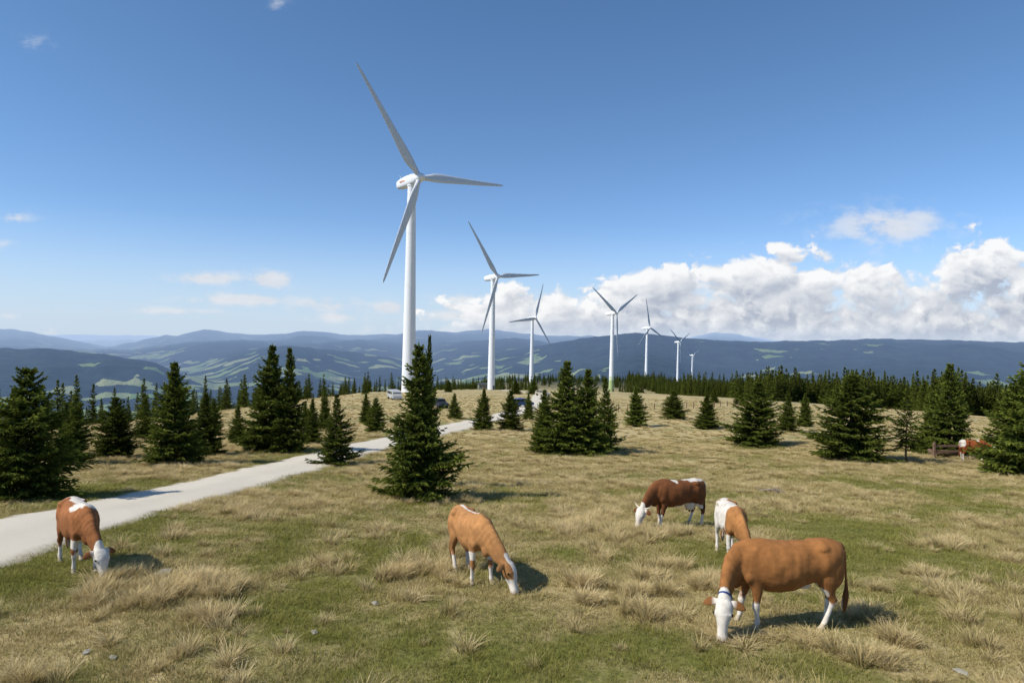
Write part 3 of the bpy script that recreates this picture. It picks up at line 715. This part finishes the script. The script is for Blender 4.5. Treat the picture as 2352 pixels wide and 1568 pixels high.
# ------------------------------------------------------------------ small things
mwood = simple_mat("weathered_wood", (0.20, 0.13, 0.09), 0.9, 0.3, 6, .3)
x, y, z = ground_at(2180, 1052)
b = MB()
b.box((-1.15, 0, .55), (.14, .14, 1.3)); b.box((1.0, 0, .5), (.12, .12, 1.1)); b.box((-.1, 0.02, .92), (2.3, .06, .14)); b.box((-.1, 0.02, .55), (2.3, .06, .12))
b.box((.1, .45, .42), (2.0, .06, .28)); b.box((.1, .95, .42), (2.0, .06, .28)); b.box((.1, .7, .30), (2.0, .44, .05)); b.box((-.87, .7, .42), (.06, .44, .28)); b.box((1.07, .7, .42), (.06, .44, .28))
for q in (-.7, .9): b.box((q, .7, .14), (.12, .5, .3))
obj("wooden_water_trough", b.mesh("trough", [mwood], False), (x, y, z-.05), .1)
x0, y0, z0 = ground_at(1420, 945); x1, y1, z1 = ground_at(1760, 932)
b = MB(); n = 22; prev = None
for i in range(n):
    t = i/(n-1); xx_ = x0+(x1-x0)*t; yy_ = y0+(y1-y0)*t+random.uniform(-.2, .2); zz_ = Gs(xx_, yy_)
    b.box((xx_, yy_, zz_+.5), (.12, .12, 1.25)); cur = Vector((xx_, yy_, zz_+.95))
    if prev is not None:
        for dz in (0, -.4):
            b.loft([(prev+Vector((0, 0, dz)), (0, .01, 0), (0, 0, .01)), (cur+Vector((0, 0, dz)), (0, .01, 0), (0, 0, .01))], 4)
    prev = cur
obj("pasture_fence", b.mesh("fence", [mwood], False))
mglass = simple_mat("dark_glass", (0.02, 0.025, 0.03), 0.1); mtyre = simple_mat("tyre", (0.02, 0.02, 0.02), .9)
def vehicle(name, px, row, rot, col, camper=False, ymax=None):
    mp = simple_mat(name+"_paint", col, .35, .03); b = MB()
    prof = [(-2.2,.35),(-2.25,.8),(-2.1,1.0),(-1.7,1.45),(.4,1.5),(1.1,1.0),(2.0,.85),(2.2,.6),(2.15,.35)] if not camper else [(-2.6,.4),(-2.6,1.85),(-2.4,1.95),(1.1,1.95),(1.6,1.85),(2.0,1.5),(2.2,1.1),(2.6,.95),(2.7,.4)]
    hw = .86 if not camper else .95; n = len(prof)
    v = [(x, -hw, z) for x, z in prof]+[(x, hw, z) for x, z in prof]
    b.add(v, [tuple(range(n-1, -1, -1)), tuple(range(n, 2*n))]+[(i, (i+1) % n, n+(i+1) % n, n+i) for i in range(n)])
    for sg in (-1, 1):
        if camper: q = [(-2.2, 1.2, -1.1, 1.7), (-.9, 1.2, .2, 1.7), (.4, 1.2, 1.4, 1.7)]
        else: q = [(-1.6, 1.02, -.55, 1.38), (-.45, 1.02, .55, 1.38)]
        for a_, c_, d_, e_ in q: b.box(((a_+d_)/2, sg*(hw+.005), (c_+e_)/2), (d_-a_, .02, e_-c_), 1)
        for wx in ((-1.4, 1.4) if not camper else (-1.5, 1.7)):
            b.loft([((wx, sg*(hw-.2), .33), (.33, 0, 0), (0, 0, .33)), ((wx, sg*(hw+.03), .33), (.33, 0, 0), (0, 0, .33))], 16, 2, 2)
    if camper: b.box((1.98, 0, 1.42), (.10, 1.6, .4), 1); b.box((-2.61, 0, 1.42), (.04, 1.5, .5), 1)
    else: b.box((.80, 0, 1.27), (.10, 1.4, .3), 1); b.box((-1.97, 0, 1.25), (.08, 1.4, .28), 1)
    x, y, z = ground_at(px, row, ymax)
    obj(name, b.mesh(name, [mp, mglass, mtyre], False), (x, y, z), math.radians(rot))
vehicle("camper_van", 906, 917, -66, (.42, .42, .41), True)
vehicle("parked_car", 1008, 936, -60, (.03, .035, .05))
vehicle("parked_car", 1196, 934, 30, (.04, .08, .18))
vehicle("parked_car", 1247, 909, -50, (.36, .33, .27), ymax=230)
b = MB(); b.box((0, 0, 1.4), (4.4, 3.2, 2.8)); b.box((0.8, -1.62, 1.05), (1.0, .06, 2.0), 1); b.box((-1, -1.62, 1.6), (.9, .06, .7), 2)
b.add([(-2.5,-1.9,2.8),(2.5,-1.9,2.8),(2.5,1.9,2.8),(-2.5,1.9,2.8),(-2.5,0,3.6),(2.5,0,3.6)], [(0,1,5,4),(2,3,4,5),(0,4,3),(1,2,5),(3,2,1,0)], 2)
u = bearing(1108, 885)[0]; obj("transformer_hut", b.mesh("hut", [simple_mat("green_grey_wall", (.22, .24, .18), .8), mwood, mdoor], False), (u*350, 350, Gs(u*350, 350)), .2)
mrock = simple_mat("limestone", (.34, .32, .27), .9, .3, 5, .5)
def rock(px, row, s, flat=.35):
    x, y, z = ground_at(px, row); bm = bmesh.new(); bmesh.ops.create_icosphere(bm, subdivisions=3, radius=1)
    so = Vector((px, row, 0))
    for v in bm.verts: v.co *= 1+.35*mnoise.noise(v.co*1.3+so)+.12*mnoise.noise(v.co*4+so); v.co.z *= flat
    me = bpy.data.meshes.new("rock"); bm.to_mesh(me); bm.free(); me.materials.append(mrock)
    obj("rock", me, (x, y, z+.02), random.uniform(0, 6), (s, s*.6, s*.7))
for r in [(375,1318,.24,.3),(722,1454,.08,.5),(200,1500,.08,.4),(260,1512,.07,.5),(2208,1545,.10,.4),(862,1388,.09,.5)]: rock(*r)
x, y, z = ground_at(1775, 1133); b = MB(); rn = random.Random(3)
for i in range(30):
    a = rn.uniform(0, 6.28); l = rn.uniform(.2, .5); c = Vector((rn.uniform(-.35, .35), rn.uniform(-.2, .2), rn.uniform(.03, .2))); d = Vector((math.cos(a)*l, math.sin(a)*l, rn.uniform(-.08, .2)))
    s_ = d.cross(Vector((0, 0, 1))).normalized()*.014; b.loft([(c-d, s_, (0, 0, .014)), (c+d*.3, s_*.8, (0, 0, .012)), (c+d, s_*.3, (0, 0, .004))], 5)
obj("dead_branch_heap", b.mesh("branches", [simple_mat("dead_wood", (.28, .24, .20), .9)]), (x, y, z))

# ------------------------------------------------------------------ sun and sky
el = math.radians(45); trav = math.radians(22)    # shadows run to the right and slightly away
d = Vector((math.cos(trav)*math.cos(el), math.sin(trav)*math.cos(el), -math.sin(el)))
sd = bpy.data.lights.new("sun", 'SUN'); sd.energy = 5.0; sd.angle = math.radians(.5); sd.color = (1, .95, .86)
so = bpy.data.objects.new("sun", sd); scene.collection.objects.link(so)
so.rotation_euler = d.to_track_quat('-Z', 'Y').to_euler()
w = bpy.data.worlds.new("World"); scene.world = w; w.use_nodes = True; nt = w.node_tree
try: w.cycles.sampling_method = 'MANUAL'; w.cycles.sample_map_resolution = 256
except Exception as e: print(e)
bg = nt.nodes["Background"]; bg.inputs["Strength"].default_value = 0.1
sky = N(nt, "ShaderNodeTexSky", sky_type='NISHITA'); sky.sun_disc = False; sky.sun_elevation = el
sx, sy = -d.x, -d.y; sky.sun_rotation = math.atan2(sx, sy)
sky.altitude = 1500; sky.air_density = 1.0; sky.dust_density = 0.6; sky.ozone_density = 1.6
tc = N(nt, "ShaderNodeTexCoord"); sp = N(nt, "ShaderNodeSeparateXYZ"); nt.links.new(tc.outputs["Generated"], sp.inputs[0])
yc = mathn(nt, 'MAXIMUM', sp.outputs[1], 0.05)
U = mathn(nt, 'DIVIDE', sp.outputs[0], yc); W = mathn(nt, 'DIVIDE', sp.outputs[2], yc)
def cvec(u_, w_, su=1.0, sw=1.0, du=0.0, dw=0.0):
    c_ = N(nt, "ShaderNodeCombineXYZ")
    nt.links.new(mathn(nt, 'MULTIPLY_ADD', u_, su, du), c_.inputs[0]); nt.links.new(mathn(nt, 'MULTIPLY_ADD', w_, sw, dw), c_.inputs[1]); return c_.outputs[0]
def noi(vec, scale, det=8.0, rough=.55):
    n_ = N(nt, "ShaderNodeTexNoise", noise_dimensions='2D'); setin(n_, Scale=scale, Detail=det, Roughness=rough); nt.links.new(vec, n_.inputs["Vector"]); return n_.outputs["Fac"]
def puff(du, dw):
    v1 = cvec(U, W, 1, 1.35, du, dw*1.35)
    a_ = noi(v1, 6.0, 2.0, .5); b_ = noi(v1, 17.0, 6.0, .6)
    b2 = mathn(nt, 'ABSOLUTE', mathn(nt, 'MULTIPLY_ADD', b_, 2.0, -1.0))
    vo = N(nt, "ShaderNodeTexVoronoi", voronoi_dimensions='2D', feature='F1'); setin(vo, Scale=15.0, Detail=2.0, Roughness=.55)
    wv = N(nt, "ShaderNodeVectorMath", operation='ADD'); cc = N(nt, "ShaderNodeCombineXYZ")
    nt.links.new(mathn(nt, 'MULTIPLY', b_, .10), cc.inputs[0]); nt.links.new(mathn(nt, 'MULTIPLY', a_, .08), cc.inputs[1])
    nt.links.new(v1, wv.inputs[0]); nt.links.new(cc.outputs[0], wv.inputs[1]); nt.links.new(wv.outputs[0], vo.inputs["Vector"])
    vv = mathn(nt, 'SUBTRACT', .8, vo.outputs["Distance"])
    s_ = mathn(nt, 'MULTIPLY_ADD', a_, 1.0, mathn(nt, 'MULTIPLY', vv, .50))
    return mathn(nt, 'MULTIPLY_ADD', b2, .35, s_)
h1 = puff(0, 0); h2 = puff(-.012, .014)
prof = [(900,715),(1000,682),(1060,672),(1120,670),(1180,648),(1260,640),(1320,620),(1380,625),(1450,608),(1550,580),(1640,572),(1700,558),(1780,564),(1850,570),(1950,572),(2040,576),(2100,574),(2150,556),(2200,534),(2262,518),(2310,545),(2352,570),(2600,560)]
fc = N(nt, "ShaderNodeFloatCurve"); cu = fc.mapping.curves[0]
pp = [bearing(a_, b_) for a_, b_ in prof]; lo, hi = -.3, 1.0
P2 = [(0, 0)]+[((u_-lo)/(hi-lo), w_*4) for u_, w_ in pp]+[(1, .5)]
cu.points[0].location = P2[0]; cu.points[1].location = P2[-1]
for q in P2[1:-1]: cu.points.new(*q)
fc.mapping.update(); nt.links.new(mathn(nt, 'DIVIDE', mathn(nt, 'SUBTRACT', U, lo), hi-lo, clamp=True), fc.inputs["Value"])
top = mathn(nt, 'DIVIDE', fc.outputs[0], 4.0)
below = mathn(nt, 'SUBTRACT', top, W)
dens = mathn(nt, 'MULTIPLY_ADD', mathn(nt, 'SUBTRACT', h1, .78), .065, below)
def ss(x, a_, b_):
    m_ = N(nt, "ShaderNodeMapRange", interpolation_type='SMOOTHSTEP'); setin(m_, **{"From Min": a_, "From Max": b_}); nt.links.new(x, m_.inputs[0]); return m_.outputs[0]
mask = ss(dens, -.003, .011)
gap = mathn(nt, 'ADD', mathn(nt, 'MULTIPLY', ss(U, -.24, .04), .50), h1)
mask = mathn(nt, 'MULTIPLY', mask, ss(gap, .64, .95))
wisps = [(480,640,85,14,1.25),(620,643,52,19,1.5),(560,688,120,13,1.3),(760,700,110,18,1.05),(895,707,40,14,1.4),(2035,520,135,42,1.1),(2110,500,65,24,.9),(30,500,42,15,.9),(5,560,25,12,.6),(640,10,20,18,.5),(75,98,55,16,.42),(400,715,120,9,.9),(1060,690,60,14,1.1),(770,728,60,12,1.0),(15,725,30,8,.7),(1040,725,120,14,1.0)]
wsum = None
for (p_, r_, a_, b_, k_) in wisps:
    u0, w0 = bearing(p_, r_); ax_ = mathn(nt, 'MULTIPLY', mathn(nt, 'SUBTRACT', U, u0), F/a_); by_ = mathn(nt, 'MULTIPLY', mathn(nt, 'SUBTRACT', W, w0), F/b_)
    r2 = mathn(nt, 'MULTIPLY_ADD', ax_, ax_, mathn(nt, 'MULTIPLY', by_, by_)); g_ = mathn(nt, 'MULTIPLY', mathn(nt, 'POWER', 2.718, mathn(nt, 'MULTIPLY', r2, -.8)), k_)
    wsum = g_ if wsum is None else mathn(nt, 'MAXIMUM', wsum, g_)
wn = noi(cvec(U, W, 1, 2.0), 18.0, 7.0, .62)
wm = mathn(nt, 'MULTIPLY', wsum, ss(mathn(nt, 'MULTIPLY_ADD', wsum, .32, wn), .52, .85), clamp=True)
light = mathn(nt, 'SUBTRACT', h1, h2)
edge = ss(dens, .080, .0)
br = mathn(nt, 'MULTIPLY_ADD', light, 1.5, mathn(nt, 'MULTIPLY_ADD', edge, .70, .26), clamp=True)  # cloud shading painted into the sky colour: sunward sides and tops lighter
ccol = mixc(nt, br, (4.3, 4.8, 5.8), (9.7, 9.7, 9.7))
hz_ = mixc(nt, ss(W, .04, -.015), ccol, (6.0, 6.9, 8.3))
allm = mathn(nt, 'MAXIMUM', mathn(nt, 'MULTIPLY', mask, .97), mathn(nt, 'MULTIPLY', wm, .85))
allm = mathn(nt, 'MULTIPLY', allm, ss(sp.outputs[1], .1, .3))
wcol = mixc(nt, mask, mixc(nt, wn, (6.0, 6.5, 7.4), (9.0, 9.0, 9.1)), hz_)
tint = mixc(nt, ss(W, .45, .0), (.92, 1.20, 1.40), (1.02, 1.20, 1.48))
skc = mixc(nt, 1.0, sky.outputs[0], tint, 'MULTIPLY')
skc = mixc(nt, mathn(nt, 'MULTIPLY', ss(sp.outputs[2], .17, -.03), .85), skc, (5.7, 6.9, 8.6))
fin = mixc(nt, allm, skc, wcol)
nt.links.new(fin, bg.inputs["Color"])
scene.view_settings.view_transform = 'Standard'; scene.view_settings.look = 'None'
scene.view_settings.exposure = 0
